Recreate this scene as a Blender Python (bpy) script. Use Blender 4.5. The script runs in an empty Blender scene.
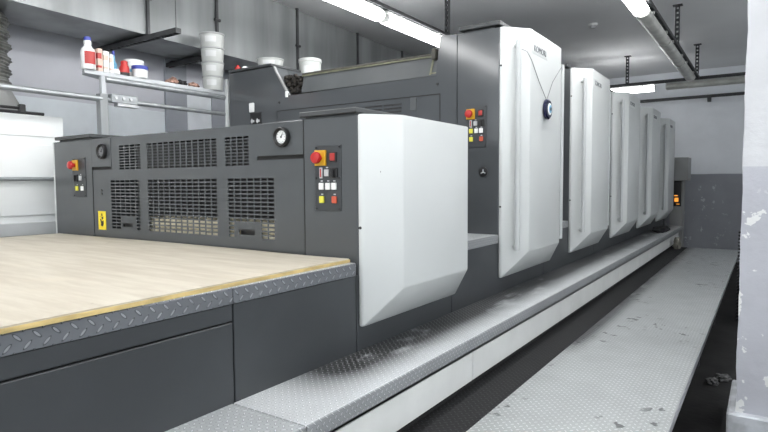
import bpy, bmesh, math, random
from mathutils import Vector, Matrix, noise
random.seed(7)
R = math.radians
SC = bpy.context.scene
COL = SC.collection

# ------------------------------------------------------------------ camera
cam_d = bpy.data.cameras.new('camera')
cam_d.sensor_width = 36.0
cam_d.lens = 26.43
cam_d.clip_start = 0.02
cam_d.clip_end = 100
cam = bpy.data.objects.new('camera', cam_d)
COL.objects.link(cam)
cam.matrix_world = Matrix(((0.8279, -0.0274, 0.5602, 0.0),
                           (0.5609, 0.0508, -0.8264, 0.0),
                           (-0.0058, 0.9983, 0.0574, 1.45),
                           (0, 0, 0, 1)))
SC.camera = cam

# ------------------------------------------------------------------ world, exposure
world = bpy.data.worlds.new('world')
SC.world = world
world.use_nodes = True
world.node_tree.nodes['Background'].inputs[0].default_value = (0.75, 0.85, 1.0, 1)
world.node_tree.nodes['Background'].inputs[1].default_value = 0.35
SC.view_settings.view_transform = 'Standard'
SC.view_settings.look = 'None'
SC.view_settings.gamma = 1.0
SC.view_settings.use_curve_mapping = False
SC.view_settings.exposure = 0.0
FILL_RIGHT = 0.7       # glow of the added, unseen fill windows in the right wall
FILL_NEAR = 2.5        # same for the added windows of the near wall
TUBE = 21.0          # strength of a lit fluorescent diffuser


# ------------------------------------------------------------------ materials
def nt(name):
    m = bpy.data.materials.new(name)
    m.use_nodes = True
    t = m.node_tree
    return m, t, t.nodes['Principled BSDF']


class G:
    """tiny helper to write math node graphs"""
    def __init__(s, t):
        s.t = t

    def n(s, kind, **kw):
        o = s.t.nodes.new(kind)
        for k, v in kw.items():
            setattr(o, k, v)
        return o

    def put(s, sock, v):
        if isinstance(v, (int, float)):
            sock.default_value = v
        elif isinstance(v, tuple):
            sock.default_value = v if len(v) == len(sock.default_value) else v + (1,)
        else:
            s.t.links.new(v, sock)

    def m(s, op, a, b=None, c=None):
        o = s.n('ShaderNodeMath', operation=op)
        s.put(o.inputs[0], a)
        if b is not None:
            s.put(o.inputs[1], b)
        if c is not None:
            s.put(o.inputs[2], c)
        return o.outputs[0]

    def ss(s, v, a, b, lo=0.0, hi=1.0):
        o = s.n('ShaderNodeMapRange', interpolation_type='SMOOTHSTEP')
        s.put(o.inputs['Value'], v)
        o.inputs['From Min'].default_value = a
        o.inputs['From Max'].default_value = b
        o.inputs['To Min'].default_value = lo
        o.inputs['To Max'].default_value = hi
        return o.outputs[0]

    def mix(s, f, a, b):
        o = s.n('ShaderNodeMix', data_type='RGBA')
        s.put(o.inputs[0], f)
        s.put(o.inputs[6], a)
        s.put(o.inputs[7], b)
        return o.outputs[2]

    def geo(s):
        g = s.n('ShaderNodeNewGeometry')
        x = s.n('ShaderNodeSeparateXYZ')
        s.t.links.new(g.outputs['Position'], x.inputs[0])
        return g.outputs['Position'], x.outputs

    def noise(s, vec, scale, detail=3.0, rough=0.5):
        o = s.n('ShaderNodeTexNoise')
        s.put(o.inputs['Vector'], vec)
        o.inputs['Scale'].default_value = scale
        o.inputs['Detail'].default_value = detail
        o.inputs['Roughness'].default_value = rough
        return o.outputs[0]

    def scaled(s, vec, sc):
        o = s.n('ShaderNodeMapping')
        s.t.links.new(vec, o.inputs[0])
        o.inputs['Scale'].default_value = sc
        return o.outputs[0]

    def bump(s, h, strength, dist):
        o = s.n('ShaderNodeBump')
        s.put(o.inputs['Height'], h)
        o.inputs['Strength'].default_value = strength
        o.inputs['Distance'].default_value = dist
        return o.outputs[0]


def paint(name, col, rough=0.4, metal=0.0, var=0.06, vscale=4.0, bump=0.0, bscale=60, spec=0.5, stretch=(1, 1, 1)):
    m, t, b = nt(name)
    g = G(t)
    pos, _ = g.geo()
    f = g.noise(g.scaled(pos, stretch), vscale, 4)
    f = g.ss(f, 0.3, 0.7)
    lo = tuple(c * (1 - var) for c in col)
    hi = tuple(min(1, c * (1 + var)) for c in col)
    g.put(b.inputs['Base Color'], g.mix(f, lo, hi))
    b.inputs['Roughness'].default_value = rough
    b.inputs['Metallic'].default_value = metal
    b.inputs['Specular IOR Level'].default_value = spec
    if bump:
        g.put(b.inputs['Normal'], g.bump(g.noise(pos, bscale, 3), 1.0, bump))
    return m


def glow(name, col, strength):
    m, t, b = nt(name)
    b.inputs['Base Color'].default_value = col + (1,)
    b.inputs['Emission Color'].default_value = col + (1,)
    b.inputs['Emission Strength'].default_value = strength
    return m


def diamond(name, axes, cell, base, lug, rough=0.42, metal=0.55, dirt=None, bumpd=0.0022, spots=None, edge=3.8):
    """tread plate: raised lugs alternating between the two diagonals"""
    m, t, b = nt(name)
    g = G(t)
    pos, xyz = g.geo()
    k = 0.70711 / cell
    u = g.m('ADD', g.m('MULTIPLY', g.m('ADD', xyz[axes[0]], xyz[axes[1]]), k), 1000.0)
    v = g.m('ADD', g.m('MULTIPLY', g.m('SUBTRACT', xyz[axes[0]], xyz[axes[1]]), k), 1000.0)
    par = g.m('MODULO', g.m('ADD', g.m('FLOOR', u), g.m('FLOOR', v)), 2.0)
    inv = g.m('SUBTRACT', 1.0, par)
    px = g.m('SUBTRACT', g.m('FRACT', u), 0.5)
    py = g.m('SUBTRACT', g.m('FRACT', v), 0.5)
    al = g.m('DIVIDE', g.m('ADD', g.m('MULTIPLY', px, par), g.m('MULTIPLY', py, inv)), 0.50)
    ac = g.m('DIVIDE', g.m('ADD', g.m('MULTIPLY', px, inv), g.m('MULTIPLY', py, par)), 0.145)
    d = g.m('ADD', g.m('MULTIPLY', al, al), g.m('MULTIPLY', ac, ac))
    h = g.ss(d, 0.35, 1.0, 1.0, 0.0)
    col = g.mix(h, base, lug)
    ring = g.m('MULTIPLY', g.m('MULTIPLY', h, g.m('SUBTRACT', 1.0, h)), edge)
    col = g.mix(ring, col, tuple(c * 0.25 for c in base))
    n1 = g.ss(g.noise(pos, 5.0, 5, 0.6), 0.35, 0.7)
    col = g.mix(g.m('MULTIPLY', n1, 0.22), col, tuple(c * 0.6 for c in base))
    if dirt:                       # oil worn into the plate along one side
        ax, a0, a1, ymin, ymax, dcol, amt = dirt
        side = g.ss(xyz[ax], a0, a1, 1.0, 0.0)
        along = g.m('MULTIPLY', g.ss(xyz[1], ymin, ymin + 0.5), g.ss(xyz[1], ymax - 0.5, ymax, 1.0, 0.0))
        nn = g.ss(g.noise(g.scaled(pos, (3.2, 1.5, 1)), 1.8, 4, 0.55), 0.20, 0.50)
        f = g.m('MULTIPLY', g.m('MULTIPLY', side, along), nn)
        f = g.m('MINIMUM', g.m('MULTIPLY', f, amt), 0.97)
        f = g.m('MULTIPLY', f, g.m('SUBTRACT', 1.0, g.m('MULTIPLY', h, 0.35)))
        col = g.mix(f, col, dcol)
    if spots:
        s1 = g.ss(g.noise(pos, 11.0, 3, 0.6), 0.60, 0.64)
        s2 = g.ss(g.noise(pos, 1.6, 2), 0.53, 0.60)
        col = g.mix(g.m('MULTIPLY', g.m('MULTIPLY', s1, s2), 0.75), col, spots)
    g.put(b.inputs['Base Color'], col)
    b.inputs['Roughness'].default_value = rough
    b.inputs['Metallic'].default_value = metal
    g.put(b.inputs['Normal'], g.bump(h, 0.8, bumpd))
    return m


def two_tone(name, upper, lower, zsplit, chips=None, chip_thr=0.66, chip_scale=(3, 3, 3), zmax=9.0, rough=0.75, bumpd=0.002, side=None):
    m, t, b = nt(name)
    g = G(t)
    pos, xyz = g.geo()
    w = g.m('ADD', xyz[2], g.m('MULTIPLY', g.m('SUBTRACT', g.noise(pos, 3.0, 2), 0.5), 0.015))
    f = g.ss(w, zsplit - 0.004, zsplit + 0.004)
    var = g.ss(g.noise(pos, 2.2, 5, 0.6), 0.3, 0.75)
    up = g.mix(var, upper, tuple(c * 0.93 for c in upper))
    lo = g.mix(var, lower, tuple(c * 0.88 for c in lower))
    col = g.mix(f, lo, up)
    if chips:
        c = g.noise(g.scaled(pos, chip_scale), 3.4, 6, 0.62)
        k = g.ss(c, chip_thr, chip_thr + 0.015)
        k = g.m('MULTIPLY', k, g.ss(xyz[2], zmax - 0.15, zmax, 1.0, 0.0))
        if side:
            k = g.m('MULTIPLY', k, g.ss(xyz[0], side[0], side[1], 1.0, 0.0))
        col = g.mix(k, col, chips)
    g.put(b.inputs['Base Color'], col)
    b.inputs['Roughness'].default_value = rough
    g.put(b.inputs['Normal'], g.bump(g.noise(pos, 14, 5, 0.6), 0.6, bumpd))
    return m


DARK = paint('machine_grey', (0.074, 0.080, 0.084), 0.27, var=0.05, vscale=2.5, bump=0.0002, bscale=300)
TOWERF = paint('tower_front_grey', (0.074, 0.080, 0.085), 0.14, var=0.04, vscale=2.5, spec=0.55)
DARK2 = paint('skirt_grey', (0.038, 0.042, 0.046), 0.40, var=0.10, vscale=3.0, bump=0.0002, bscale=300)
DARK3 = paint('lid_grey', (0.05, 0.054, 0.056), 0.5)
HOP = paint('hopper_grey', (0.072, 0.078, 0.081), 0.6, var=0.08)
OLIVE = paint('olive_edge', (0.16, 0.16, 0.10), 0.6, var=0.25, vscale=14)
RAIL = paint('dirty_rail', (0.055, 0.053, 0.042), 0.6, var=0.3, vscale=20)
GRIME = paint('ink_grime', (0.014, 0.011, 0.008), 0.85, var=0.7, vscale=30, bump=0.01, bscale=45)
WHITE = paint('cover_white', (0.575, 0.595, 0.59), 0.30, var=0.015, vscale=2.0)
BARW = paint('handle_grey_white', (0.50, 0.52, 0.52), 0.3, var=0.03)
GREYW = paint('badge_white', (0.64, 0.66, 0.655), 0.3, var=0.02)
METAL = paint('bare_metal', (0.55, 0.56, 0.57), 0.32, metal=0.8)
BLACK = paint('black_plastic', (0.012, 0.012, 0.013), 0.4)
SHADOWGAP = paint('seam_black', (0.01, 0.01, 0.01), 0.8)
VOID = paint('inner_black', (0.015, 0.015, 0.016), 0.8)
RED = paint('stop_red', (0.44, 0.018, 0.016), 0.35)
REDB = paint('red_button', (0.42, 0.035, 0.03), 0.4)
ORANGE = paint('orange_button', (0.52, 0.09, 0.045), 0.4)
YEL = paint('stop_yellow', (0.62, 0.34, 0.015), 0.45)
YEL2 = paint('sticker_yellow', (0.86, 0.68, 0.03), 0.5)
YELB = paint('yellow_button', (0.66, 0.62, 0.06), 0.4)
WHT = paint('white_plastic', (0.82, 0.83, 0.82), 0.4, var=0.02)
GREYB = paint('grey_button', (0.50, 0.51, 0.52), 0.4)
RISER = paint('riser_white', (0.80, 0.81, 0.79), 0.45, var=0.05, vscale=3)
RISER2 = paint('riser_grey', (0.42, 0.43, 0.43), 0.5)
ZINC = paint('zinc_pipe', (0.36, 0.38, 0.39), 0.4, metal=0.6, var=0.12, vscale=12)
POSTM = paint('post_grey', (0.27, 0.285, 0.29), 0.5, metal=0.2, var=0.1)
SHELFM = paint('shelf_grey', (0.48, 0.50, 0.52), 0.45, metal=0.2, var=0.06)
LGREY = paint('light_post', (0.58, 0.60, 0.60), 0.45)
PERF = paint('channel_dark', (0.055, 0.057, 0.06), 0.55, metal=0.3, var=0.2, vscale=10)
CEIL = paint('ceiling_paint', (0.84, 0.85, 0.86), 0.85, var=0.04, vscale=0.8, bump=0.001, bscale=12)
FLOORM = paint('dirty_floor', (0.010, 0.0095, 0.0095), 0.8, var=0.45, vscale=5, bump=0.002, bscale=25)  # dirty floor, near black so its colour also carries the gap's shade
FRONTW = paint('far_wall_paint', (0.62, 0.64, 0.66), 0.8)
PILASTER = paint('pilaster_grey', (0.36, 0.38, 0.42), 0.8)
PANELW = paint('window_white', (0.82, 0.86, 0.90), 0.6)
WALLL = two_tone('left_wall_paint', (0.62, 0.63, 0.68), (0.82, 0.87, 0.91), 2.19)  # greyer above the split height, paler below it
WALLB = two_tone('back_wall_paint', (0.82, 0.85, 0.89), (0.33, 0.34, 0.37), 1.592, (0.52, 0.54, 0.56), 0.62, (4.0, 1, 3.0), 1.56, side=(-0.75, -0.45))
PILL = two_tone('pillar_paint', (0.60, 0.61, 0.63), (0.48, 0.49, 0.535), 1.53, (0.72, 0.73, 0.72), 0.585, (1.6, 1, 1.5), 1.45, bumpd=0.006)
PBASE = paint('pillar_base_paint', (0.50, 0.52, 0.55), 0.75, var=0.2, vscale=10, bump=0.004, bscale=30)
GALV = paint('galvanised_duct', (0.25, 0.262, 0.265), 0.42, metal=0.45, var=0.22, vscale=3.5, stretch=(1, 1, 0.12))
FOIL = paint('crumpled_foil', (0.16, 0.165, 0.155), 0.5, metal=0.35, var=0.5, vscale=9, bump=0.006, bscale=30)
HOODM = paint('hood_grey', (0.26, 0.265, 0.26), 0.6)
CABW = paint('cabinet_white', (0.76, 0.78, 0.78), 0.35, var=0.02)
CABG = paint('cabinet_grey', (0.50, 0.515, 0.52), 0.5)
PAPER = paint('cream_paper', (0.78, 0.71, 0.54), 0.9, var=0.15, vscale=40, stretch=(0.2, 0.2, 3))
BOARDE = paint('board_edge', (0.55, 0.42, 0.18), 0.7, var=0.2, vscale=12, stretch=(1, 1, 4))
BUCK = paint('bucket_white', (0.46, 0.475, 0.46), 0.4, var=0.04)
BUCKR = paint('bucket_rim', (0.34, 0.35, 0.345), 0.5)
LAB = paint('label_white', (0.56, 0.57, 0.57), 0.6)
BLUE = paint('blue_lid', (0.05, 0.07, 0.36), 0.4)
LBLUE = paint('pale_blue', (0.16, 0.42, 0.62), 0.4)
BEIGE = paint('carton_beige', (0.66, 0.50, 0.42), 0.7)
RAG1 = paint('brown_rag', (0.36, 0.22, 0.17), 0.9, var=0.5, vscale=25)
RAG2 = paint('black_rag', (0.02, 0.02, 0.022), 0.9, var=0.4, vscale=25)
SCRAP = paint('grey_scrap', (0.12, 0.12, 0.12), 0.8, var=0.5, vscale=30)
SACK = paint('sack_beige', (0.22, 0.21, 0.18), 0.9, var=0.4, vscale=18)
DIALG = paint('dusty_dial', (0.16, 0.165, 0.17), 0.5)
LETTER = paint('lettering_grey', (0.13, 0.14, 0.15), 0.5)
COBALT = paint('cobalt_glass', (0.006, 0.007, 0.035), 0.12)
STRING = paint('string_grey', (0.22, 0.22, 0.22), 0.8)
LIT = glow('lit_diffuser', (1.0, 1.0, 1.0), TUBE)
PANE = glow('frosted_daylight', (0.93, 0.97, 1.0), FILL_RIGHT)  # emission of the added fill windows
FILL_PANE_N = glow('frosted_daylight_near', (0.93, 0.97, 1.0), FILL_NEAR)
UNLIT = paint('unlit_diffuser', (0.50, 0.50, 0.47), 0.35, var=0.15, vscale=8)
HOUSE = paint('luminaire_grey', (0.50, 0.51, 0.50), 0.5)
LEDO = glow('orange_led', (1.0, 0.38, 0.05), 1.0)
EQUIP = paint('cabinet_mid_grey', (0.30, 0.305, 0.30), 0.5)

TREAD_TOP = diamond('tread_top', (0, 1), 0.022, (0.56, 0.58, 0.59), (0.82, 0.84, 0.85), 0.40, 0.12,
                    dirt=(0, -1.39, -1.12, 1.30, 12.0, (0.010, 0.010, 0.011), 1.35))
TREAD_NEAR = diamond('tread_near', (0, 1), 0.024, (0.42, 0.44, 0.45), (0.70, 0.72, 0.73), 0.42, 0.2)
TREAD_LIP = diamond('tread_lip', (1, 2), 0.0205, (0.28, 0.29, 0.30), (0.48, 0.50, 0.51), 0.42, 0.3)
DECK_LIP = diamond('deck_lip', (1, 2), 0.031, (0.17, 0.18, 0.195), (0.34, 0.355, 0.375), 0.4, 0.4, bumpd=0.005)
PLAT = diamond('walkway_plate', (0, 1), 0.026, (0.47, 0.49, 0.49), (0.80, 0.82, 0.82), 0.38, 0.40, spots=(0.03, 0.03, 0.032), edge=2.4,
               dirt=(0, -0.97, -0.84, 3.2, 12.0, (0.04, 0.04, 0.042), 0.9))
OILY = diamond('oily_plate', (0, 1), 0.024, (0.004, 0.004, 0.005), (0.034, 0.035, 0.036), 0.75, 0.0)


def board_mat():
    m, t, b = nt('plywood_board')
    g = G(t)
    pos, xyz = g.geo()
    grain = g.noise(g.scaled(pos, (1.0, 7.0, 1.0)), 3.0, 6, 0.6)
    col = g.mix(g.ss(grain, 0.3, 0.7), (0.42, 0.375, 0.30), (0.51, 0.47, 0.39))
    st = g.ss(g.noise(pos, 2.6, 4, 0.6), 0.55, 0.75)
    col = g.mix(g.m('MULTIPLY', st, 0.35), col, (0.55, 0.47, 0.36))
    k = g.ss(g.noise(pos, 12.0, 2), 0.74, 0.77)
    col = g.mix(g.m('MULTIPLY', k, 0.5), col, (0.25, 0.21, 0.16))
    g.put(b.inputs['Base Color'], col)
    b.inputs['Roughness'].default_value = 0.6
    g.put(b.inputs['Normal'], g.bump(grain, 0.2, 0.003))
    return m


BOARD = board_mat()


# ------------------------------------------------------------------ mesh helpers
def bx(bm, x0, x1, y0, y1, z0, z1, bev=0.0, mi=0, seg=1):
    t = bmesh.new()
    bmesh.ops.create_cube(t, size=1)
    for v in t.verts:
        v.co = Vector((x0 + (v.co.x + .5) * (x1 - x0), y0 + (v.co.y + .5) * (y1 - y0), z0 + (v.co.z + .5) * (z1 - z0)))
    if bev:
        bmesh.ops.bevel(t, geom=t.edges[:], offset=bev, segments=seg, affect='EDGES', profile=0.5)
    add(bm, t, mi)


def add(bm, t, mi=0):
    mp = {}
    for v in t.verts:
        mp[v] = bm.verts.new(v.co)
    for f in t.faces:
        try:
            nf = bm.faces.new([mp[v] for v in f.verts])
            nf.material_index = mi
        except ValueError:
            pass
    t.free()


def cyl(bm, p0, p1, r0, r1=None, seg=16, mi=0, caps=True):
    p0, p1 = Vector(p0), Vector(p1)
    r1 = r0 if r1 is None else r1
    d = (p1 - p0).normalized()
    a = d.orthogonal().normalized()
    b = d.cross(a)
    ring = []
    for p, r in ((p0, r0), (p1, r1)):
        ring.append([bm.verts.new(p + a * (r * math.cos(2 * math.pi * i / seg)) + b * (r * math.sin(2 * math.pi * i / seg))) for i in range(seg)])
    for i in range(seg):
        f = bm.faces.new((ring[0][i], ring[0][(i + 1) % seg], ring[1][(i + 1) % seg], ring[1][i]))
        f.material_index = mi
    if caps:
        bm.faces.new(ring[0][::-1]).material_index = mi
        bm.faces.new(ring[1]).material_index = mi


def lathe(bm, c, prof, seg=24, axis='z', mis=None, jit=None):
    """revolve (radius, height) pairs; both ends are closed"""
    c = Vector(c)
    rings = []
    for k, (r, h) in enumerate(prof):
        ring = []
        for i in range(seg):
            a = 2 * math.pi * i / seg
            rr = r * (jit(k, i) if jit else 1.0)
            p = Vector((rr * math.cos(a), rr * math.sin(a), h))
            if axis == 'y':
                p = Vector((p.x, -p.z, p.y))       # heights point to -Y
            elif axis == 'x':
                p = Vector((p.z, p.x, p.y))        # heights point to +X
            ring.append(bm.verts.new(c + p))
        rings.append(ring)
    for k in range(len(rings) - 1):
        for i in range(seg):
            f = bm.faces.new((rings[k][i], rings[k][(i + 1) % seg], rings[k + 1][(i + 1) % seg], rings[k + 1][i]))
            if mis:
                f.material_index = mis[k]
    bm.faces.new(rings[0][::-1]).material_index = mis[0] if mis else 0
    bm.faces.new(rings[-1]).material_index = mis[-1] if mis else 0


def prism(bm, poly, axis, a0, a1, mi=0):
    """poly in the two other axes (in x,y,z order), extruded along axis"""
    def pt(u, v, w):
        return {'x': (w, u, v), 'y': (u, w, v), 'z': (u, v, w)}[axis]
    A = [bm.verts.new(pt(u, v, a0)) for u, v in poly]
    B = [bm.verts.new(pt(u, v, a1)) for u, v in poly]
    n = len(poly)
    for i in range(n):
        bm.faces.new((A[i], A[(i + 1) % n], B[(i + 1) % n], B[i])).material_index = mi
    bm.faces.new(A[::-1]).material_index = mi
    bm.faces.new(B).material_index = mi


def sweep(bm, pts, r, seg=8):
    pts = [Vector(p) for p in pts]
    rings = []
    up = None
    for k, p in enumerate(pts):
        d = (pts[min(k + 1, len(pts) - 1)] - pts[max(k - 1, 0)]).normalized()
        a = d.orthogonal().normalized() if up is None else (up - d * up.dot(d)).normalized()
        up = a
        b = d.cross(a)
        rings.append([bm.verts.new(p + a * r * math.cos(2 * math.pi * i / seg) + b * r * math.sin(2 * math.pi * i / seg)) for i in range(seg)])
    for k in range(len(rings) - 1):
        for i in range(seg):
            bm.faces.new((rings[k][i], rings[k][(i + 1) % seg], rings[k + 1][(i + 1) % seg], rings[k + 1][i]))
    bm.faces.new(rings[0][::-1])
    bm.faces.new(rings[-1])


def hull_box(bm, lo, hi, mi=0):
    """two matching loops of points joined by sides and capped"""
    A = [bm.verts.new(p) for p in lo]
    B = [bm.verts.new(p) for p in hi]
    n = len(A)
    for i in range(n):
        bm.faces.new((A[i], A[(i + 1) % n], B[(i + 1) % n], B[i])).material_index = mi
    bm.faces.new(A[::-1]).material_index = mi
    bm.faces.new(B).material_index = mi


def crumple(bm, c, size, amp=0.35, sub=3, seed=0.0):
    t = bmesh.new()
    bmesh.ops.create_icosphere(t, subdivisions=sub, radius=1.0)
    for v in t.verts:
        n = noise.noise(v.co * 1.7 + Vector((seed, seed * 2, 3.1))) + 0.5 * noise.noise(v.co * 4.3 + Vector((seed, 1, seed)))
        p = v.co * (1 + amp * n)
        p.z = max(p.z, -0.55)
        v.co = Vector((c[0] + p.x * size[0], c[1] + p.y * size[1], c[2] + (p.z + 0.55) * size[2]))
    add(bm, t)


ORG = {}


def root(name, label, cat, loc, group=None):
    o = bpy.data.objects.new(name, None)
    o.empty_display_size = 0.1
    COL.objects.link(o)
    o.location = loc
    ORG[o] = Vector(loc)
    o['label'] = label
    o['category'] = cat
    if group:
        o['group'] = group
    return o


def obj(name, bm, mats, parent=None, label=None, cat=None, loc=None, group=None, kind=None, bev=0.0, weld=False):
    if bev:
        bmesh.ops.bevel(bm, geom=bm.edges[:], offset=bev, segments=2, affect='EDGES', profile=0.5)
    bmesh.ops.recalc_face_normals(bm, faces=bm.faces[:])
    if parent is not None:
        off = ORG[parent]
    else:
        if loc is None:
            xs = [v.co for v in bm.verts]
            loc = (sum(v.x for v in xs) / len(xs), sum(v.y for v in xs) / len(xs), min(v.z for v in xs))
        off = Vector(loc)
    for v in bm.verts:
        v.co -= off
    me = bpy.data.meshes.new(name)
    bm.to_mesh(me)
    bm.free()
    for mm in (mats if isinstance(mats, (list, tuple)) else [mats]):
        me.materials.append(mm)
    me.shade_smooth()
    me.set_sharp_from_angle(angle=R(34))
    o = bpy.data.objects.new(name, me)
    COL.objects.link(o)
    if parent is not None:
        o.parent = parent
    else:
        o.location = off
    ORG[o] = off
    if label:
        o['label'] = label
    if cat:
        o['category'] = cat
    if group:
        o['group'] = group
    if kind:
        o['kind'] = kind
    return o


def box(name, x0, x1, y0, y1, z0, z1, mat, parent=None, bev=0.0, **kw):
    bm = bmesh.new()
    bx(bm, x0, x1, y0, y1, z0, z1, bev)
    return obj(name, bm, mat, parent, **kw)


def kids(o):
    return [c for c in bpy.data.objects if c.parent == o]


def dup(o, loc=None, parent=None, label=None):
    c = o.copy()
    COL.objects.link(c)
    if loc is not None:
        c.location = loc
    if parent is not None:
        c.parent = parent
    if label:
        c['label'] = label
    for ch in kids(o):
        dup(ch, None, c)
    return c


def struct(name, x0, x1, y0, y1, z0, z1, mat):
    return box(name, x0, x1, y0, y1, z0, z1, mat, kind='structure')


# ------------------------------------------------------------------ the room
XL, XR, YF, YB, ZC = -5.1, 2.5, -4.0, 11.9, 3.5
struct('floor', XL - .1, XR + .1, YF - .1, YB + .1, -0.1, 0.0, FLOORM)
struct('ceiling', XL - .1, XR + .1, YF - .1, YB + .1, ZC, ZC + 0.1, CEIL)
struct('wall_left', XL - .1, XL, YF, YB, 0, ZC, WALLL)
struct('wall_right', XR, XR + .1, YF, YB, 0, ZC, FRONTW)
struct('wall_back', XL - .1, XR + .1, YB, YB + .1, 0, ZC, WALLB)
struct('wall_front', XL - .1, XR + .1, YF - .1, YF, 0, ZC, FRONTW)
# pilasters and the pale panel of the left wall, seen below the shelf
struct('trim_1', XL, XL + .03, 3.55, 3.80, 0, 2.72, PILASTER)
struct('trim_2', XL, XL + .02, 3.80, 4.12, 0.9, 2.42, PANELW)
struct('trim_3', XL, XL + .03, 4.12, 4.6, 0, 2.72, PILASTER)

# out-of-view glowing windows, added as fill in the right and near walls
for i, y in enumerate((-2.6, 0.4, 3.4, 6.4, 9.4)):
    w = box('window_%d' % (i + 1), XR - .02, XR - .005, y, y + 2.2, 1.0, 3.1, PANE, kind='structure')
    bm = bmesh.new()
    for a, b, c, d in ((y - .06, y, .94, 3.16), (y + 2.2, y + 2.26, .94, 3.16), (y, y + 2.2, .94, 1.0), (y, y + 2.2, 3.1, 3.16), (y + 1.08, y + 1.12, 1.0, 3.1)):
        bx(bm, XR - .06, XR - .001, a, b, c, d)
    obj('window_frame', bm, FRONTW, w)
for i, x in enumerate((-4.6, -2.1, 0.2)):
    w = box('window_%d' % (i + 6), x, x + 2.2, YF + .005, YF + .02, 1.0, 3.1, FILL_PANE_N, kind='structure')
    bm = bmesh.new()
    for a, b, c, d in ((x - .06, x, .94, 3.16), (x + 2.2, x + 2.26, .94, 3.16), (x, x + 2.2, .94, 1.0), (x, x + 2.2, 3.1, 3.16), (x + 1.08, x + 1.12, 1.0, 3.1)):
        bx(bm, a, b, YF + .001, YF + .06, c, d)
    obj('window_frame', bm, FRONTW, w)

# rough plastered pillar at the right
PX = -0.108
bm = bmesh.new()
nz, nx = 90, 24
t = bmesh.new()
bmesh.ops.create_cube(t, size=1)
for v in t.verts:
    v.co = Vector((PX + (v.co.x + .5) * 0.66, 3.6 + (v.co.y + .5) * 0.55, (v.co.z + .5) * ZC))
bmesh.ops.subdivide_edges(t, edges=[e for e in t.edges if abs(e.verts[0].co.z - e.verts[1].co.z) > 1], cuts=80, use_grid_fill=True)
for v in t.verts:
    n = noise.noise(v.co * 5.0) * 0.006 + noise.noise(v.co * 21.0) * 0.003
    v.co.x += n
    v.co.y += n * 0.5
add(bm, t)
obj('wall_pillar', bm, PILL, kind='structure')
bm = bmesh.new()
bx(bm, PX - 0.04, PX + 0.7, 3.55, 4.19, 0, 0.185, 0.008)
obj('trim_4', bm, PBASE, kind='structure')

# ------------------------------------------------------------------ press: dimensions
XS, XW = -1.4384, -4.0          # operator side and far side of the press
Y0, PIT = 3.448, 1.57           # first tower front, distance from tower to tower
YD0, YD1 = 1.924, 2.80          # low pile unit at the near end
ZS, ZB, ZDK = 0.73, 1.058, 1.113  # step top, base top, deck top
YEND = Y0 + 4 * PIT + 1.06


def lettering(name, text, size, origin, parent, mat, thick=0.002):
    """text lying in the YZ plane, read from +X"""
    cu = bpy.data.curves.new('lettering_curve', 'FONT')
    cu.body = text
    cu.size = size
    cu.extrude = thick
    tmp = bpy.data.objects.new('lettering_tmp', cu)
    COL.objects.link(tmp)
    dg = bpy.context.evaluated_depsgraph_get()
    me = bpy.data.meshes.new_from_object(tmp.evaluated_get(dg))
    bpy.data.objects.remove(tmp)
    w = max(v.co.x for v in me.vertices)
    off = ORG[parent]
    for v in me.vertices:
        x, y, z = v.co
        v.co = Vector((origin[0] + z, origin[1] + x * 0.24 / w, origin[2] + y)) - off
    me.materials.clear()
    me.materials.append(mat)
    o = bpy.data.objects.new(name, me)
    COL.objects.link(o)
    o.parent = parent
    ORG[o] = off
    return o


# ------------------------------------------------------------------ machine base with its skirt panels
base = root('press_base', 'long dark grey machine base with flush skirt panels under the whole printing press', 'machine base', (-2.72, 5.4, 0))
box('plinth', XW + .02, XS - .012, 0.1, YEND, 0.0, ZB - .001, SHADOWGAP, base)
cuts = [0.1, 1.236, 1.908, 2.79, 4.35]
while cuts[-1] < YEND - 0.5:
    cuts.append(min(cuts[-1] + PIT, YEND))
g_ = 0.003
for a, b in zip(cuts[:-1], cuts[1:]):
    if a < 1.0:
        box('skirt_panel', XS - .012, XS, a + g_, b - g_, 0.10, 0.997, DARK2, base, 0.002)
        box('skirt_panel', XS - .012, XS, a + g_, b - g_, 1.003, ZB, DARK2, base, 0.002)
    else:
        box('skirt_panel', XS - .012, XS, a + g_, b - g_, 0.10, ZB, DARK2, base, 0.002)


def tread(name, x0, x1, y0, y1, zt, lip, top, side, label, group=None, drop_left=False):
    r = root(name, label, 'tread plate', ((x0 + x1) / 2, (y0 + y1) / 2, zt - 0.006), group)
    box('plate', x0, x1 - .004, y0, y1, zt - .006, zt, top, r, 0.0015)
    bm = bmesh.new()
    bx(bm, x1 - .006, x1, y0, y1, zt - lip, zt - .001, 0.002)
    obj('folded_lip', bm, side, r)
    return r


TL = 'folded diamond plate tread edging the deck '
DK = 'tread plates along the deck edge'
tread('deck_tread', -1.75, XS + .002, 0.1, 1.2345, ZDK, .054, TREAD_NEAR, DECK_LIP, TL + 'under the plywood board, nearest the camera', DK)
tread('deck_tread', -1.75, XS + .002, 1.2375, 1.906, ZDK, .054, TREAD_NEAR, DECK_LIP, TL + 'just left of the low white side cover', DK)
# deck under the board
box('deck_plate', XW, -1.752, 0.1, 1.92, ZB, ZDK - .001, DARK3, label='dark deck slab hidden under the plywood board', cat='deck')
GAP_WORDS = ['between the low pile unit and the first tall tower', 'between the first and second tall towers', 'between the second and third tall towers',
             'between the third and fourth tall towers', 'between the fourth and fifth tall towers']
for k in range(5):
    ya = YD1 + .003 if k == 0 else Y0 + (k - 1) * PIT + 1.023
    yb = Y0 + k * PIT - .003
    tread('gap_tread', XW, XS + .002, ya, yb, ZDK, .054, TREAD_NEAR, TREAD_LIP, 'diamond plate tread ' + GAP_WORDS[k], 'treads between the towers')


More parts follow.
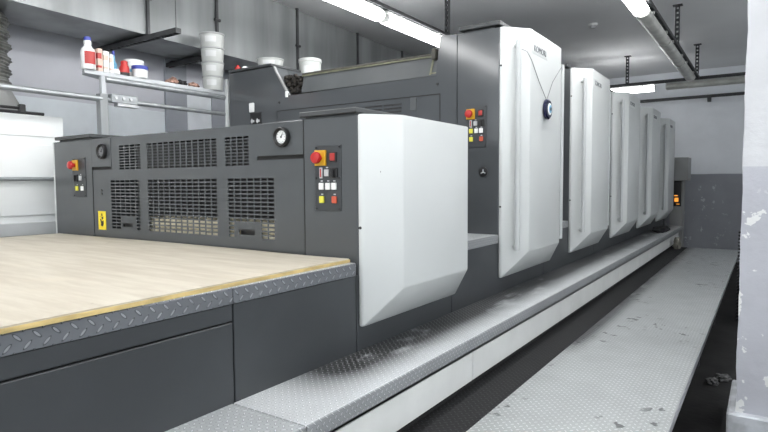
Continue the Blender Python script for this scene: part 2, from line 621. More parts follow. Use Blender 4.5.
# ------------------------------------------------------------------ covers
def cover_bm(ya, yb, fa, fb, z0, zf, zt, xs=XS, xf=-1.28, s=1):
    """tapered cover: flange at the machine, raised face, chamfered near, far and bottom sides"""
    bm = bmesh.new()
    fl = 0.022 * s

    def loop(x, a, b, lo, hi):
        return [(x, a, lo), (x, b, lo), (x, b, hi), (x, a, hi)]
    L0 = loop(xs, ya, yb, z0, zt)
    L1 = loop(xs + fl, ya, yb, z0, zt)
    L2 = loop(xf, fa, fb, zf, zt - 0.004)
    rings = [[bm.verts.new(p) for p in L] for L in (L0, L1, L2)]
    for k in range(2):
        for i in range(4):
            bm.faces.new((rings[k][i], rings[k][(i + 1) % 4], rings[k + 1][(i + 1) % 4], rings[k + 1][i]))
    bm.faces.new(rings[0][::-1])
    bm.faces.new(rings[2])
    bmesh.ops.recalc_face_normals(bm, faces=bm.faces[:])
    bmesh.ops.bevel(bm, geom=bm.edges[:], offset=0.007, segments=2, affect='EDGES', profile=0.5)
    return bm


def tower_cover(par, y):
    c = obj('side_cover', cover_bm(y, y + 1.0, y + .135, y + .785, .83, 1.0, 2.445), WHITE, par, label='white tapered side cover')
    for yy, nyy in ((y + .066, -0.76), (y + .915, 0.76)):
        hx, hy = (-1.352, yy)
        px, py = hx + .65 * .045, hy + nyy * .045
        bm = bmesh.new()
        cyl(bm, (px, py, 1.015), (px, py, 2.35), 0.017, seg=14)
        for z in (1.035, 2.325):
            cyl(bm, (hx - .03, hy - nyy * .03, z), (px, py, z), 0.012, seg=10)
        obj('handle', bm, BARW, c)
    screw(c, XS + .012, y, 1.295)
    screw(c, XS + .012, y, 2.2)
    box('badge', -1.281, -1.2785, y + .165, y + .46, 2.293, 2.366, GREYW, c)
    lettering('badge_lettering', 'KOMORI', 0.056, (-1.2785, y + .19, 2.310), c, LETTER)
    return c


def screw(par, x, y, z, r=.007):
    bm = bmesh.new()
    lathe(bm, (x, y, z), [(r, 0), (r * .9, .004)], 12, 'y')
    return obj('screw', bm, BLACK, par)


def plain_tower(y, label):
    r = root('printing_tower', label, 'printing tower', (-2.72, y, ZB), 'white-covered printing towers')
    bm = bmesh.new()
    bx(bm, XW, XS, y, y + 1.02, ZB, 2.44, 0.004)
    obj('tower_body', bm, DARK, r)
    bm = bmesh.new()
    bx(bm, -1.72, -1.50, y + .02, y + .9, 2.44, 2.456)
    bx(bm, -1.74, -1.46, y - .01, y + .95, 2.456, 2.482, 0.003)
    obj('top_lid', bm, DARK3, r)
    bm = bmesh.new()
    bx(bm, -1.742, -1.738, y - .002, y + .01, ZB + .06, 2.438)
    obj('panel_seam', bm, SHADOWGAP, r)
    tower_cover(r, y)
    return r


# ------------------------------------------------------------------ control panels (face -Y)
def control_panel(par, x0, x1, z0, z1, y, items, estop=True):
    w, h = x1 - x0, z1 - z0
    p = box('control_panel', x0, x1, y - .004, y + .002, z0, z1, DARK2, par, 0.001, label='panel of push buttons')
    for fx in (.06, .94):
        for fz in (.03, .5, .97):
            screw(p, x0 + fx * w, y - .004, z1 - fz * h, .004)
    if estop:
        cx, cz = x0 + .25 * w, z1 - .19 * h
        box('stop_plate', cx - .031, cx + .031, y - .014, y - .003, cz - .034, cz + .034, YEL, p, 0.002)
        bm = bmesh.new()
        lathe(bm, (cx, y - .014, cz), [(.013, 0), (.013, .012), (.020, .015), (.026, .020), (.026, .030), (.022, .036), (.010, .039)], 20, 'y')
        obj('emergency_stop', bm, RED, p, label='red mushroom stop button')
    for fx, fz, kind in items:
        cx, cz = x0 + fx * w, z1 - fz * h
        if kind == 'redsq':
            bm = bmesh.new()
            bx(bm, cx - .019, cx + .019, y - .012, y - .003, cz - .022, cz + .022, .002)
            obj('button_frame', bm, BLACK, p)
            box('button', cx - .013, cx + .013, y - .017, y - .011, cz - .016, cz + .016, REDB, p, .002)
        elif kind == 'slot':
            box('key_slot', cx - .008, cx + .008, y - .008, y - .003, cz - .024, cz + .024, GREYB, p, .001)
            box('indicator', cx - .003, cx + .003, y - .010, y - .007, cz - .018, cz + .018, REDB, p)
        elif kind == 'knob':
            bm = bmesh.new()
            bx(bm, cx - .020, cx + .020, y - .014, y - .003, cz - .022, cz + .022, .003)
            bx(bm, cx - .006, cx + .006, y - .026, y - .013, cz - .018, cz + .018, .002)
            obj('rotary_switch', bm, BLACK, p)
        else:
            mt = {'w': WHT, 'g': GREYB, 'y': YELB, 'o': ORANGE}[kind]
            box('button', cx - .0125, cx + .0125, y - .013, y - .003, cz - .015, cz + .015, mt, p, .002)
            box('button_legend', cx - .006, cx + .006, y - .0046, y - .0035, cz + .021, cz + .026, GREYB, p)
    return p


# ------------------------------------------------------------------ first tower, with the hopper
ft = root('printing_tower', 'first tall tower, nearest of the five, grey front with button panel and hung blue charm', 'printing tower', (-2.72, Y0, ZB), 'white-covered printing towers')
bm = bmesh.new()
prism(bm, [(XW, ZB), (-1.742, ZB), (-1.742, 2.447), (-1.868, 2.447), (-1.9, 2.19), (-3.287, 2.178), (-3.425, 2.385), (-3.452, 2.435), (XW, 2.435)], 'y', Y0, Y0 + .16)
bx(bm, XW, -3.452, Y0 + .16, Y0 + 1.02, ZB, 2.435)
bx(bm, -3.452, -1.868, Y0 + .16, Y0 + 1.02, ZB, 2.335)
bx(bm, -1.868, -1.742, Y0 + .16, Y0 + 1.02, ZB, 2.447)
obj('tower_body', bm, TOWERF, ft)
box('front_panel', -1.738, XS, Y0 - .002, Y0 + 1.02, ZB, 2.443, TOWERF, ft, .004)
bm = bmesh.new()
bx(bm, -1.70, -1.48, Y0 + .02, Y0 + .9, 2.443, 2.458)
bx(bm, -1.722, -1.43, Y0 - .012, Y0 + .95, 2.458, 2.484, .003)
obj('top_lid', bm, DARK3, ft)
bm = bmesh.new()
bx(bm, XW + .02, -3.49, Y0 + .02, Y0 + .9, 2.435, 2.443)
bx(bm, XW + .0, -3.47, Y0 - .008, Y0 + .95, 2.443, 2.464, .003)
obj('top_lid', bm, DARK3, ft)
# hopper board, rail and dirty cavity
bm = bmesh.new()
hull_box(bm, [(-3.15, Y0 + .012, 2.19), (-1.9, Y0 + .012, 2.194), (-1.9, Y0 + .022, 2.194), (-3.15, Y0 + .022, 2.19)],
         [(-3.15, Y0 + .045, 2.338), (-1.9, Y0 + .045, 2.338), (-1.9, Y0 + .055, 2.338), (-3.15, Y0 + .055, 2.338)])
hp = obj('hopper_board', bm, HOP, ft)
bm = bmesh.new()
bx(bm, -3.16, -1.895, Y0 + .035, Y0 + .07, 2.336, 2.352, .002)
bx(bm, -1.93, -1.9, Y0 - .01, Y0 + .10, 2.30, 2.372, .003)
obj('hopper_rail', bm, RAIL, ft)
bm = bmesh.new()
bx(bm, -3.16, -1.895, Y0 + .034, Y0 + .037, 2.326, 2.336)
bx(bm, -1.955, -1.905, Y0 + .015, Y0 + .02, 2.20, 2.215)
hull_box(bm, [(-1.96, Y0 + .009, 2.2), (-1.945, Y0 + .009, 2.2), (-1.945, Y0 + .013, 2.2), (-1.96, Y0 + .013, 2.2)],
         [(-1.945, Y0 + .041, 2.335), (-1.93, Y0 + .041, 2.335), (-1.93, Y0 + .044, 2.335), (-1.945, Y0 + .044, 2.335)])
obj('hopper_edging', bm, OLIVE, ft)
bm = bmesh.new()
prism(bm, [(-3.27, 2.185), (-3.15, 2.185), (-3.15, 2.335), (-3.40, 2.372)], 'y', Y0 + .10, Y0 + .158)
for i in range(46):
    q = random.random()
    zz = 2.195 + q * .155
    xa = -3.272 - q * .135
    crumple(bm, (xa + random.random() * (-3.16 - xa), Y0 + .045 + random.random() * .05, zz), (.020, .018, .020), .6, 2, i * 1.7)
obj('ink_crust', bm, GRIME, ft)
bm = bmesh.new()
prism(bm, [(-3.287, 2.179), (-3.425, 2.385), (-3.452, 2.437), (-3.440, 2.437), (-3.414, 2.389), (-3.275, 2.183)], 'y', Y0 - .004, Y0 + .02)
obj('hopper_rim', bm, HOODM, ft)
box('white_clip', -3.31, -3.285, Y0 - .012, Y0 + .01, 2.165, 2.215, WHT, ft, .003)
# front door outline, louvres and pull
bm = bmesh.new()
for a, b, c, d in ((-3.415, -1.868, 2.058, 2.064), (-3.418, -3.413, 1.2, 2.064), (-1.871, -1.866, 1.2, 2.064)):
    bx(bm, a, b, Y0 - .0015, Y0 + .004, c, d)
obj('door_seam', bm, SHADOWGAP, ft)
bm = bmesh.new()
for x0 in (-2.50, -2.33):
    for i in range(3):
        bx(bm, x0, x0 + .15, Y0 - .002, Y0 + .004, 2.012 - i * .026, 2.024 - i * .026)
obj('louvre', bm, BLACK, ft)
box('door_pull', -2.105, -2.055, Y0 - .006, Y0 + .004, 1.965, 2.055, HOP, ft, .003)
for x, z in ((-1.89, 2.13), (-3.39, 2.13)):
    screw(ft, x, Y0, z, .010)
bm = bmesh.new()
bx(bm, -3.745, -3.685, Y0 - .006, Y0 + .002, 2.075, 2.155, .008, 0, 2)
obj('white_tag', bm, WHT, ft)
sw = box('switch_box', -3.735, -3.60, Y0 - .006, Y0 + .002, 1.90, 2.068, BLACK, ft, .002)
for x in (-3.70, -3.635):
    bm = bmesh.new()
    bx(bm, x - .018, x + .018, Y0 - .016, Y0 - .005, 1.985, 2.005, .002)
    bx(bm, x - .006, x + .006, Y0 - .020, Y0 - .015, 1.975, 2.015, .002)
    obj('toggle', bm, GREYB, sw)
control_panel(ft, -1.672, -1.521, 1.685, 1.956, Y0 - .002,
              [(.73, .18, 'redsq'), (.25, .42, 'slot'), (.48, .42, 'g'), (.75, .42, 'knob'), (.27, .60, 'y'), (.52, .60, 'w'), (.75, .60, 'w'), (.28, .80, 'y'), (.76, .80, 'o')])
bm = bmesh.new()
lathe(bm, (-1.541, Y0 - .002, 1.522), [(.032, 0), (.032, .010), (.026, .012)], 24, 'y')
dl = obj('round_lock', bm, BLACK, ft)
bm = bmesh.new()
for i in range(3):
    a = R(90 + i * 120)
    cyl(bm, (-1.541, Y0 - .0145, 1.522), (-1.541 + .018 * math.cos(a), Y0 - .0145, 1.522 + .018 * math.sin(a)), .004, seg=8)
obj('lock_star', bm, METAL, dl)
tower_cover(ft, Y0)

TW = ['second tall tower from the near end, white cover beside the first tower', 'third tall tower of five, middle white cover in the row',
      'fourth tall tower, white cover before the last one', 'fifth and farthest tall tower, beside the small orange-lit console']
proto = plain_tower(Y0 + PIT, TW[0])
for k in range(2, 5):
    dup(proto, (-2.72, Y0 + k * PIT, ZB), label=TW[k - 1])

# ------------------------------------------------------------------ low pile unit at the near end
du = root('pile_unit', 'low grey pile unit with vented front and bulging white side cover beside plywood board', 'machine unit', (-2.72, YD0, ZB))
ZT = 1.74
bm = bmesh.new()
bx(bm, XW, -3.53, YD0, YD1, ZB, ZT, .003)             # end blocks
bx(bm, -1.742, XS, YD0, YD1, ZB, ZT, .003)
bx(bm, -3.53, -1.742, YD0 + .36, YD1, ZB, ZT, .002)   # back of the pile room
bx(bm, -3.53, -1.742, YD0 + .01, YD0 + .36, ZT - .02, ZT)
obj('unit_body', bm, DARK, du)
# front plate with its cut-outs, made of strips around the grilles and gauge plates
F0, F1 = YD0 + .002, YD0 + .014
vents = {'u1': (-3.231, -3.006, 1.541, 1.690), 'u2': (-2.947, -2.338, 1.541, 1.690), 'u3': (-2.280, -2.101, 1.541, 1.690),
         'l1': (-3.331, -3.022, 1.182, 1.483), 'l2': (-2.948, -2.343, 1.182, 1.483), 'l3': (-2.264, -1.933, 1.182, 1.483)}


def strips(bm, x0, x1, z0, z1, holes, y0, y1):
    xs = sorted({x0, x1, *[h[0] for h in holes], *[h[1] for h in holes]})
    zs = sorted({z0, z1, *[h[2] for h in holes], *[h[3] for h in holes]})
    xs = [x for x in xs if x0 - 1e-6 <= x <= x1 + 1e-6]
    zs = [z for z in zs if z0 - 1e-6 <= z <= z1 + 1e-6]
    grid = {}

    def solid(i, j):
        if not (0 <= i < len(xs) - 1 and 0 <= j < len(zs) - 1):
            return False
        cx, cz = (xs[i] + xs[i + 1]) / 2, (zs[j] + zs[j + 1]) / 2
        return not any(h[0] < cx < h[1] and h[2] < cz < h[3] for h in holes)
    V = {}

    def vt(x, y, z):
        k = (round(x, 5), round(y, 5), round(z, 5))
        if k not in V:
            V[k] = bm.verts.new((x, y, z))
        return V[k]
    for i in range(len(xs) - 1):
        for j in range(len(zs) - 1):
            if not solid(i, j):
                continue
            a, b, c, d = xs[i], xs[i + 1], zs[j], zs[j + 1]
            bm.faces.new((vt(a, y0, c), vt(b, y0, c), vt(b, y0, d), vt(a, y0, d)))
            bm.faces.new((vt(a, y1, c), vt(a, y1, d), vt(b, y1, d), vt(b, y1, c)))
            for di, dj, e in ((-1, 0, ((a, c), (a, d))), (1, 0, ((b, d), (b, c))), (0, -1, ((b, c), (a, c))), (0, 1, ((a, d), (b, d)))):
                if not solid(i + di, j + dj):
                    (p, q), (r_, s_) = e
                    bm.faces.new((vt(p, y0, q), vt(r_, y0, s_), vt(r_, y1, s_), vt(p, y1, q)))


bm = bmesh.new()
strips(bm, -3.528, -1.744, ZB + .072, ZT, list(vents.values()) + [(-3.53, -3.31, 1.545, ZT), (-2.047, -1.742, 1.566, ZT)], F0, F1)
obj('front_plate', bm, DARK, du)
bm = bmesh.new()
bx(bm, -3.528, -1.744, F0 + .01, F1 + .01, ZB + .06, ZB + .072)
obj('lower_rail', bm, DARK3, du)


def grille(key, nx, nz, handle=None):
    x0, x1, z0, z1 = vents[key]
    cw, ch = (x1 - x0) / nx, (z1 - z0) / nz
    holes = []
    for i in range(nx):
        for j in range(nz):
            h = (x0 + i * cw + cw * .085, x0 + (i + 1) * cw - cw * .085, z0 + j * ch + ch * .19, z0 + (j + 1) * ch - ch * .19)
            if handle and h[1] > handle[0] - .012 and h[0] < handle[1] + .012 and h[2] < handle[3] + .03:
                continue
            holes.append(h)
    if handle:
        holes.append((handle[0] + .006, handle[1] - .006, handle[2] + .006, handle[3] - .006))
    b = bmesh.new()
    strips(b, x0, x1, z0, z1, holes, F0 + .0005, F0 + .004)
    gr = obj('vent_grille', b, DARK, du)
    if handle:
        b = bmesh.new()
        bx(b, handle[0] - .004, handle[1] + .004, F0 + .02, F0 + .03, handle[2] - .004, handle[3] + .004)
        bx(b, handle[0] + .004, handle[1] - .004, F0 + .001, F0 + .012, handle[3] - .014, handle[3] - .004)
        obj('finger_pull', b, BLACK, gr)


grille('u1', 4, 9)
grille('u2', 12, 9)
grille('u3', 4, 9)
grille('l1', 6, 15, (-3.216, -3.100, 1.194, 1.230))
grille('l2', 12, 15)
grille('l3', 7, 15, (-2.19, -2.067, 1.194, 1.234))
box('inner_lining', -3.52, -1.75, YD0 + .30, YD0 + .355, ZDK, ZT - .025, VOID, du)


def gauge_plate(x0, x1, z0, cx, cz):
    p = box('gauge_plate', x0 + .002, x1 - .004, F0 - .004, F1, z0 + .018, ZT, DARK, du, .002)
    b = bmesh.new()
    bx(b, x0, x1 - .003, F0 + .004, F1, z0, z0 + .018)
    obj('plate_gap', b, SHADOWGAP, p)
    b = bmesh.new()
    lathe(b, (cx, F0 - .004, cz), [(.046, 0), (.046, .020), (.040, .024), (.031, .012)], 28, 'y')
    obj('gauge_ring', b, BLACK, p)
    b = bmesh.new()
    lathe(b, (cx, F0 - .0162, cz), [(.030, 0), (.029, .001)], 24, 'y')
    obj('gauge_dial', b, DIALG if x0 < -3 else WHT, p)
    b = bmesh.new()
    cyl(b, (cx, F0 - .0185, cz), (cx + .011, F0 - .0185, cz + .015), .0018, seg=6)
    lathe(b, (cx, F0 - .017, cz), [(.005, 0), (.004, .003)], 10, 'y')
    for i in range(12):
        a = R(i * 30)
        cyl(b, (cx + .022 * math.cos(a), F0 - .0175, cz + .022 * math.sin(a)), (cx + .026 * math.cos(a), F0 - .0175, cz + .026 * math.sin(a)), .0012, seg=5)
    obj('gauge_needle', b, BLACK, p)


gauge_plate(-3.53, -3.31, 1.545, -3.392, 1.657)
gauge_plate(-2.047, -1.742, 1.566, -1.868, 1.668)
for x0, x1 in ((XW + .02, -3.53), (-1.765, XS - .004)):
    bm = bmesh.new()
    bx(bm, x0 + .02, x1 - .02, YD0 + .02, YD1 - .02, ZT, ZT + .012)
    bx(bm, x0, x1, YD0 - .004, YD1, ZT + .012, ZT + .034, .003)
    obj('top_lid', bm, DARK3, du)
bm = bmesh.new()
bx(bm, -3.5295, -3.5265, YD0 - .001, YD0 + .01, ZB + .06, ZT)
bx(bm, -1.7435, -1.7405, YD0 - .001, YD0 + .01, ZB + .06, ZT)
obj('panel_seam', bm, SHADOWGAP, du)
control_panel(du, -1.674, -1.525, 1.332, 1.619, YD0,
              [(.73, .18, 'redsq'), (.25, .42, 'slot'), (.48, .42, 'g'), (.75, .42, 'knob'), (.27, .625, 'w'), (.52, .625, 'w'), (.75, .625, 'w'), (.28, .83, 'y'), (.76, .83, 'o')])
control_panel(du, -3.757, -3.602, 1.375, 1.628, YD0, [(.30, .52, 'knob'), (.62, .52, 'g'), (.32, .78, 'y'), (.74, .78, 'w')])
st = box('warning_sticker', -3.478, -3.394, F0 - .0015, F0, 1.172, 1.288, YEL2, du, label='yellow crush hazard sticker')
bm = bmesh.new()
cxs, czs = -3.436, 1.215
lathe(bm, (cxs + .006, F0 - .0016, czs + .030), [(.009, 0), (.009, .001)], 12, 'y')
prism(bm, [(cxs - .022, czs + .024), (cxs - .012, czs + .024), (cxs - .002, czs + .008), (cxs + .016, czs + .016), (cxs + .018, czs - .004), (cxs + .008, czs - .022), (cxs - .014, czs - .018), (cxs - .010, czs - .002)], 'y', F0 - .0026, F0 - .0014)
bx(bm, cxs - .026, cxs + .026, F0 - .0022, F0 - .0014, 1.252, 1.2535)
prism(bm, [(cxs - .009, 1.260), (cxs + .009, 1.260), (cxs, 1.277)], 'y', F0 - .0024, F0 - .0014)
obj('pictogram', bm, BLACK, st)
for z in (1.418, 1.396):
    screw(du, -3.43, F0, z)
sc_ = obj('side_cover', cover_bm(YD0, 2.79, 2.04, 2.665, .835, 1.0, 1.744), WHITE, du, label='bulging white tapered side cover')
screw(sc_, XS + .012, YD0, 1.262)
screw(sc_, -1.36, YD0 + .055, 1.50, .006)
obj('side_cover', cover_bm(YD0, 2.79, 2.04, 2.665, .835, 1.0, 1.744, XW, XW - .07, -1), WHITE, du, label='white side cover on the far side')

# cream paper inside the pile room
PS = root('paper_pile', 'pile of cream paper showing through the lower vent slots of the pile unit', 'paper pile', (-2.64, YD0 + .14, ZDK))
bm = bmesh.new()
bx(bm, -3.05, -1.80, YD0 + .028, YD0 + .28, ZDK + .002, 1.205, .002)
obj('lower_ream', bm, PAPER, PS)
bm = bmesh.new()
bx(bm, -3.04, -1.81, YD0 + .032, YD0 + .28, 1.207, 1.262, .002)
obj('upper_ream', bm, PAPER, PS)
box('pile_floor', XW + .5, -1.76, YD0 + .02, YD0 + .355, ZB, ZDK, DARK3, du)

# plywood board on the deck
PB = root('plywood_board', 'worn beige plywood board lying over the deck in front of the vents', 'board', (-2.6, 1.0, ZDK))
ZBD = ZDK + .014
bm = bmesh.new()
hull_box(bm, [(-3.93, .12, ZDK + .001), (-1.412, .12, ZDK + .001), (-1.468, 1.905, ZDK + .001), (-3.93, 1.915, ZDK + .001)],
         [(-3.93, .12, ZBD - .001), (-1.412, .12, ZBD - .001), (-1.468, 1.905, ZBD - .001), (-3.93, 1.915, ZBD - .001)])
obj('board_core', bm, BOARDE, PB)
bm = bmesh.new()
n = 30
rows = []
for i in range(n + 1):
    y = .125 + (1.90 - .125) * i / n
    xr = -1.4165 - (.056) * i / n + .004 * noise.noise(Vector((y * 6, 0, 0)))
    row = []
    for j in range(41):
        x = -3.925 + (xr + 3.925) * j / 40
        z = ZBD + .0035 * noise.noise(Vector((x * 1.3, y * 1.3, 0))) * (1 if 0 < j < 40 else .2) + .0035
        row.append(bm.verts.new((x, y, z)))
    rows.append(row)
for i in range(n):
    for j in range(40):
        bm.faces.new((rows[i][j], rows[i][j + 1], rows[i + 1][j + 1], rows[i + 1][j]))
res = bmesh.ops.extrude_face_region(bm, geom=bm.faces[:])
for e in res['geom']:
    if isinstance(e, bmesh.types.BMVert):
        e.co.z = ZBD - .001
obj('face_sheet', bm, BOARD, PB)

# ------------------------------------------------------------------ the long step and its near piece
XN = -1.113


def step(y0, y1, label, seams, topmat):
    r = root('diamond_plate_step', label, 'step', ((XS + XN) / 2, (y0 + y1) / 2, 0.45), 'steps along the press')
    bm = bmesh.new()
    bx(bm, XS + .001, XN - .006, y0, y1, ZS - .008, ZS, .0015)
    obj('step_tread', bm, topmat, r)
    bm = bmesh.new()
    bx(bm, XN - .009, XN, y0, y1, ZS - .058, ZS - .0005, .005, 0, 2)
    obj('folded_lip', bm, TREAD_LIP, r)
    bm = bmesh.new()
    bx(bm, XN - .062, XN - .05, y0 + .004, y1 - .004, ZS - .103, ZS - .059)  # grey band across the top of the riser, below the lip
    bx(bm, XS + .002, XN - .05, y0 + .01, y1 - .01, ZS - .10, ZS - .009)
    obj('step_frame', bm, RISER2, r)
    ys = [y0] + [s for s in seams if y0 < s < y1] + [y1]
    for a, b in zip(ys[:-1], ys[1:]):
        box('riser_panel', XN - .072, XN - .062, a + .004, b - .004, .478, ZS - .105, RISER, r, .002)
    bm = bmesh.new()
    bx(bm, XS + .002, XN - .072, y0 + .01, y1 - .01, .452, ZS - .105)
    obj('step_core', bm, SHADOWGAP, r)
    return r


step(0.1, 1.222, 'short near piece of the pale diamond plate step, at the bottom edge', [], TREAD_NEAR)
step(1.228, 10.35, 'long diamond plate step with oil-stained tread running along the white covers', [2.508, 4.2, 5.8, 7.4, 9.0], TREAD_TOP)

# ------------------------------------------------------------------ walkway
WK = root('walkway_platform', 'pale diamond plate walkway platform beside the black strip, raised on legs', 'walkway', (-0.64, 4.8, 0))
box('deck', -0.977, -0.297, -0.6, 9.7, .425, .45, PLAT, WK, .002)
bm = bmesh.new()
bx(bm, -.302, -.296, -0.6, 9.7, .418, .451, .001)
obj('edge_strip', bm, METAL, WK)
for y in (0.2, 1.8, 3.4, 5.0, 6.6, 8.2, 9.5):
    for x in (-.42, -.93):
        box('leg', x - .02, x + .02, y - .02, y + .02, 0, .425, PERF, WK, .002)
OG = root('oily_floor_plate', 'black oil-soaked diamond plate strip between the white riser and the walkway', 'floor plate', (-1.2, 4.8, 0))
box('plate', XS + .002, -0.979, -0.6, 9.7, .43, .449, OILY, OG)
for y in (0.5, 3.5, 6.5, 9.4):
    box('leg', -1.2, -1.16, y - .02, y + .02, 0, .43, POSTM, OG)

# ------------------------------------------------------------------ galvanised duct under the ceiling
DU = root('ventilation_duct', 'large galvanised ventilation duct running along the left wall under the ceiling', 'duct', (-4.6, 4, 2.7))


def dx(y):
    return -4.255 - (y - 1.8) * 0.0545


bm = bmesh.new()
DZ0, DZ1 = 2.70, 3.40
hull_box(bm, [(dx(-1.5) - .70, -1.5, DZ0), (dx(-1.5), -1.5, DZ0), (dx(9.5), 9.5, DZ0), (XL + .02, 9.5, DZ0)],
         [(dx(-1.5) - .70, -1.5, DZ1), (dx(-1.5), -1.5, DZ1), (dx(9.5), 9.5, DZ1), (XL + .02, 9.5, DZ1)])
obj('duct_shell', bm, GALV, DU)
for y in (0.2, 1.4, 2.86, 3.61, 4.79, 6.01, 7.2, 8.4):
    bm = bmesh.new()
    x = dx(y)
    bx(bm, x - .01, x + .022, y - .012, y + .012, DZ0 - .012, DZ1 + .015)
    bx(bm, XL + .02, x + .022, y - .012, y + .012, DZ0 - .014, DZ0 + .002)
    cyl(bm, (x + .02, y - .03, 3.0), (x + .02, y + .03, 3.0), .016, seg=8)
    obj('flange', bm, PERF, DU)


# ------------------------------------------------------------------ perforated channels, hangers and lamps
def perf_bar(bm, p0, p1, w, h):
    """slotted steel channel: two side bars tied by rungs"""
    p0, p1 = Vector(p0), Vector(p1)
    ax = 0 if abs(p1.x - p0.x) > abs(p1.y - p0.y) else 1
    L = abs(p1[ax] - p0[ax])
    a0, a1 = min(p0[ax], p1[ax]), max(p0[ax], p1[ax])
    o = 1 - ax
    c = (p0[o] + p1[o]) / 2
    z = p0.z

    def b_(u0, u1, v0, v1, z0, z1):
        if ax == 0:
            bx(bm, u0, u1, v0, v1, z0, z1)
        else:
            bx(bm, v0, v1, u0, u1, z0, z1)
    b_(a0, a1, c - w / 2, c - w / 2 + w * .22, z - h / 2, z + h / 2)
    b_(a0, a1, c + w / 2 - w * .22, c + w / 2, z - h / 2, z + h / 2)
    k = int(L / .06)
    for i in range(k + 1):
        u = a0 + L * i / max(k, 1)
        b_(u - .009 if i else u, u + .009 if i < k else u, c - w / 2 + w * .2, c + w / 2 - w * .2, z - h / 2, z + h / 2)
    b_(a0, a1, c - w / 2, c + w / 2, z + h / 2 - .003, z + h / 2)


def channel(p0, p1, label, w=.05, h=.032, group='slotted steel channels'):
    bm = bmesh.new()
    perf_bar(bm, p0, p1, w, h)
    obj('slotted_channel', bm, PERF, label=label, cat='channel', group=group)


def hanger(x, y, z0, z1, label):
    r = root('ceiling_hanger', label, 'hanger', (x, y, z0), 'slotted hangers under the ceiling')
    bm = bmesh.new()
    for s in (-1, 1):
        bx(bm, x + s * .018 - .006, x + s * .018 + .006, y - .018, y + .018, z0, z1)
    k = int((z1 - z0) / .055)
    for i in range(k + 1):
        z = z0 + (z1 - z0 - .02) * i / k
        bx(bm, x - .014, x + .014, y - .018, y + .018, z, z + .024)
    obj('strut', bm, PERF, r)
    box('foot_plate', x - .05, x + .05, y - .04, y + .04, z1 - .008, z1, PERF, r)
    return r


def lamp(cx, cy, cz, L, along, lit, label):
    """dust-proof fluorescent fitting: grey tray, long rounded diffuser, end caps and clips"""
    r = root('fluorescent_lamp', label, 'lamp', (cx, cy, cz), 'fluorescent lamps on the channels')
    W = .105

    def tr(bm):
        if along == 'x':
            for v in bm.verts:
                v.co = Vector((cx + (v.co.y), cy - (v.co.x), cz + v.co.z))
        else:
            for v in bm.verts:
                v.co = Vector((cx + v.co.x, cy + v.co.y, cz + v.co.z))
        return bm
    bm = bmesh.new()
    bx(bm, -.036, .036, -L / 2, L / 2, .046, .072, .006)
    obj('housing', tr(bm), HOUSE, r)
    bm = bmesh.new()
    half = [(.034, .0455), (.058, .034), (.066, .012), (.062, -.012), (.046, -.030), (.022, -.038)]
    prism(bm, half + [(-x, z) for x, z in half[::-1]], 'y', -L / 2 + .012, L / 2 - .012)
    obj('diffuser', tr(bm), LIT if lit else UNLIT, r)
    for s in (-1, 1):
        bm = bmesh.new()
        bx(bm, -.050, .050, s * (L / 2 - .006) - .006, s * (L / 2 - .006) + .006, -.028, .044, .004)
        obj('end_cap', tr(bm), HOUSE, r)
        for q in (-1, 1):
            bm = bmesh.new()
            bx(bm, q * .056 - .014, q * .056 + .014, s * L * .32 - .013, s * L * .32 + .013, .030, .058, .003)
            obj('clip', tr(bm), HOUSE, r)
    return r


ZLAMP = 2.945
LX, RX = -2.92, -0.955
ys = 4.875
LN = ['lit lamp of the left row ending behind the first tower', 'lit lamp of the left row crossing the top edge of the photo']
for k in range(6):
    lab = LN[k] if k < 2 else 'lit lamp of the left row behind the camera'
    lamp(LX, 4.895 - k * 1.20, ZLAMP, 1.12, 'y', True, lab)
channel((LX + .03, -2.2, ZLAMP + .090), (LX + .03, 5.56, ZLAMP + .090), 'dark slotted channel above the left row of lamps')
hanger(LX + .03, 5.5, ZLAMP + .106, ZC, 'slotted hanger above the first tower at the end of the left lamps')
hanger(LX + .03, 0.6, ZLAMP + .106, ZC, 'slotted hanger of the left lamp row behind the camera')
RN = ['unlit dusty lamp at the far end of the right row', 'middle unlit dusty lamp of the right row', 'unlit dusty lamp next to the lit one in the right row',
      'lit lamp of the right row at the top edge of the photo']
for k in range(8):
    y = 8.70 - k * 1.29
    lamp(RX, y, ZLAMP, 1.27, 'y', k >= 3, RN[k] if k < 4 else 'lit lamp of the right row behind the camera')
channel((RX + .045, -2.0, ZLAMP + .090), (RX + .045, 9.85, ZLAMP + .090), 'dark slotted channel above the right row of lamps')
for k in range(5):  # unseen outer row, added to light the covers and the far end
    lamp(1.25, 5.50 - k * 1.6, ZLAMP, 1.27, 'y', True, 'lit lamp of the outer row hidden past the white pillar')
channel((1.295, -2.0, ZLAMP + .090), (1.295, 9.85, ZLAMP + .090), 'dark slotted channel above the outer row of lamps, past the pillar')
hanger(1.295, 4.0, ZLAMP + .106, ZC, 'slotted hanger of the outer lamp row past the pillar')
hanger(RX + .045, 7.45, ZLAMP + .106, ZC, 'slotted hanger halfway along the right lamp row')
hanger(RX + .045, 9.72, ZLAMP + .106, ZC, 'slotted hanger where the two dark channels meet')
hanger(RX + .045, 2.5, ZLAMP + .106, ZC, 'slotted hanger of the right lamp row above the camera')
hanger(-1.93, 9.95, ZLAMP + .106, ZC, 'slotted hanger over the lit lamp across the far end')
channel((-3.9, 9.95, ZLAMP + .090), (2.4, 9.95, ZLAMP + .090), 'dark slotted channel crossing the room above the far lamps', .07, .04)
lamp(-2.02, 9.97, ZLAMP - .006, 1.0, 'x', True, 'lit lamp across the far end above the white covers')
lamp(-0.72, 9.97, ZLAMP - .006, 1.28, 'x', False, 'unlit lamp across the far end near the pillar')
channel((-3.9, 11.86, 3.0), (2.4, 11.86, 3.0), 'slotted channel fixed along the back wall', .05, .05)
bm = bmesh.new()
bx(bm, -.93, -.87, 11.80, 11.899, 2.90, 3.0)
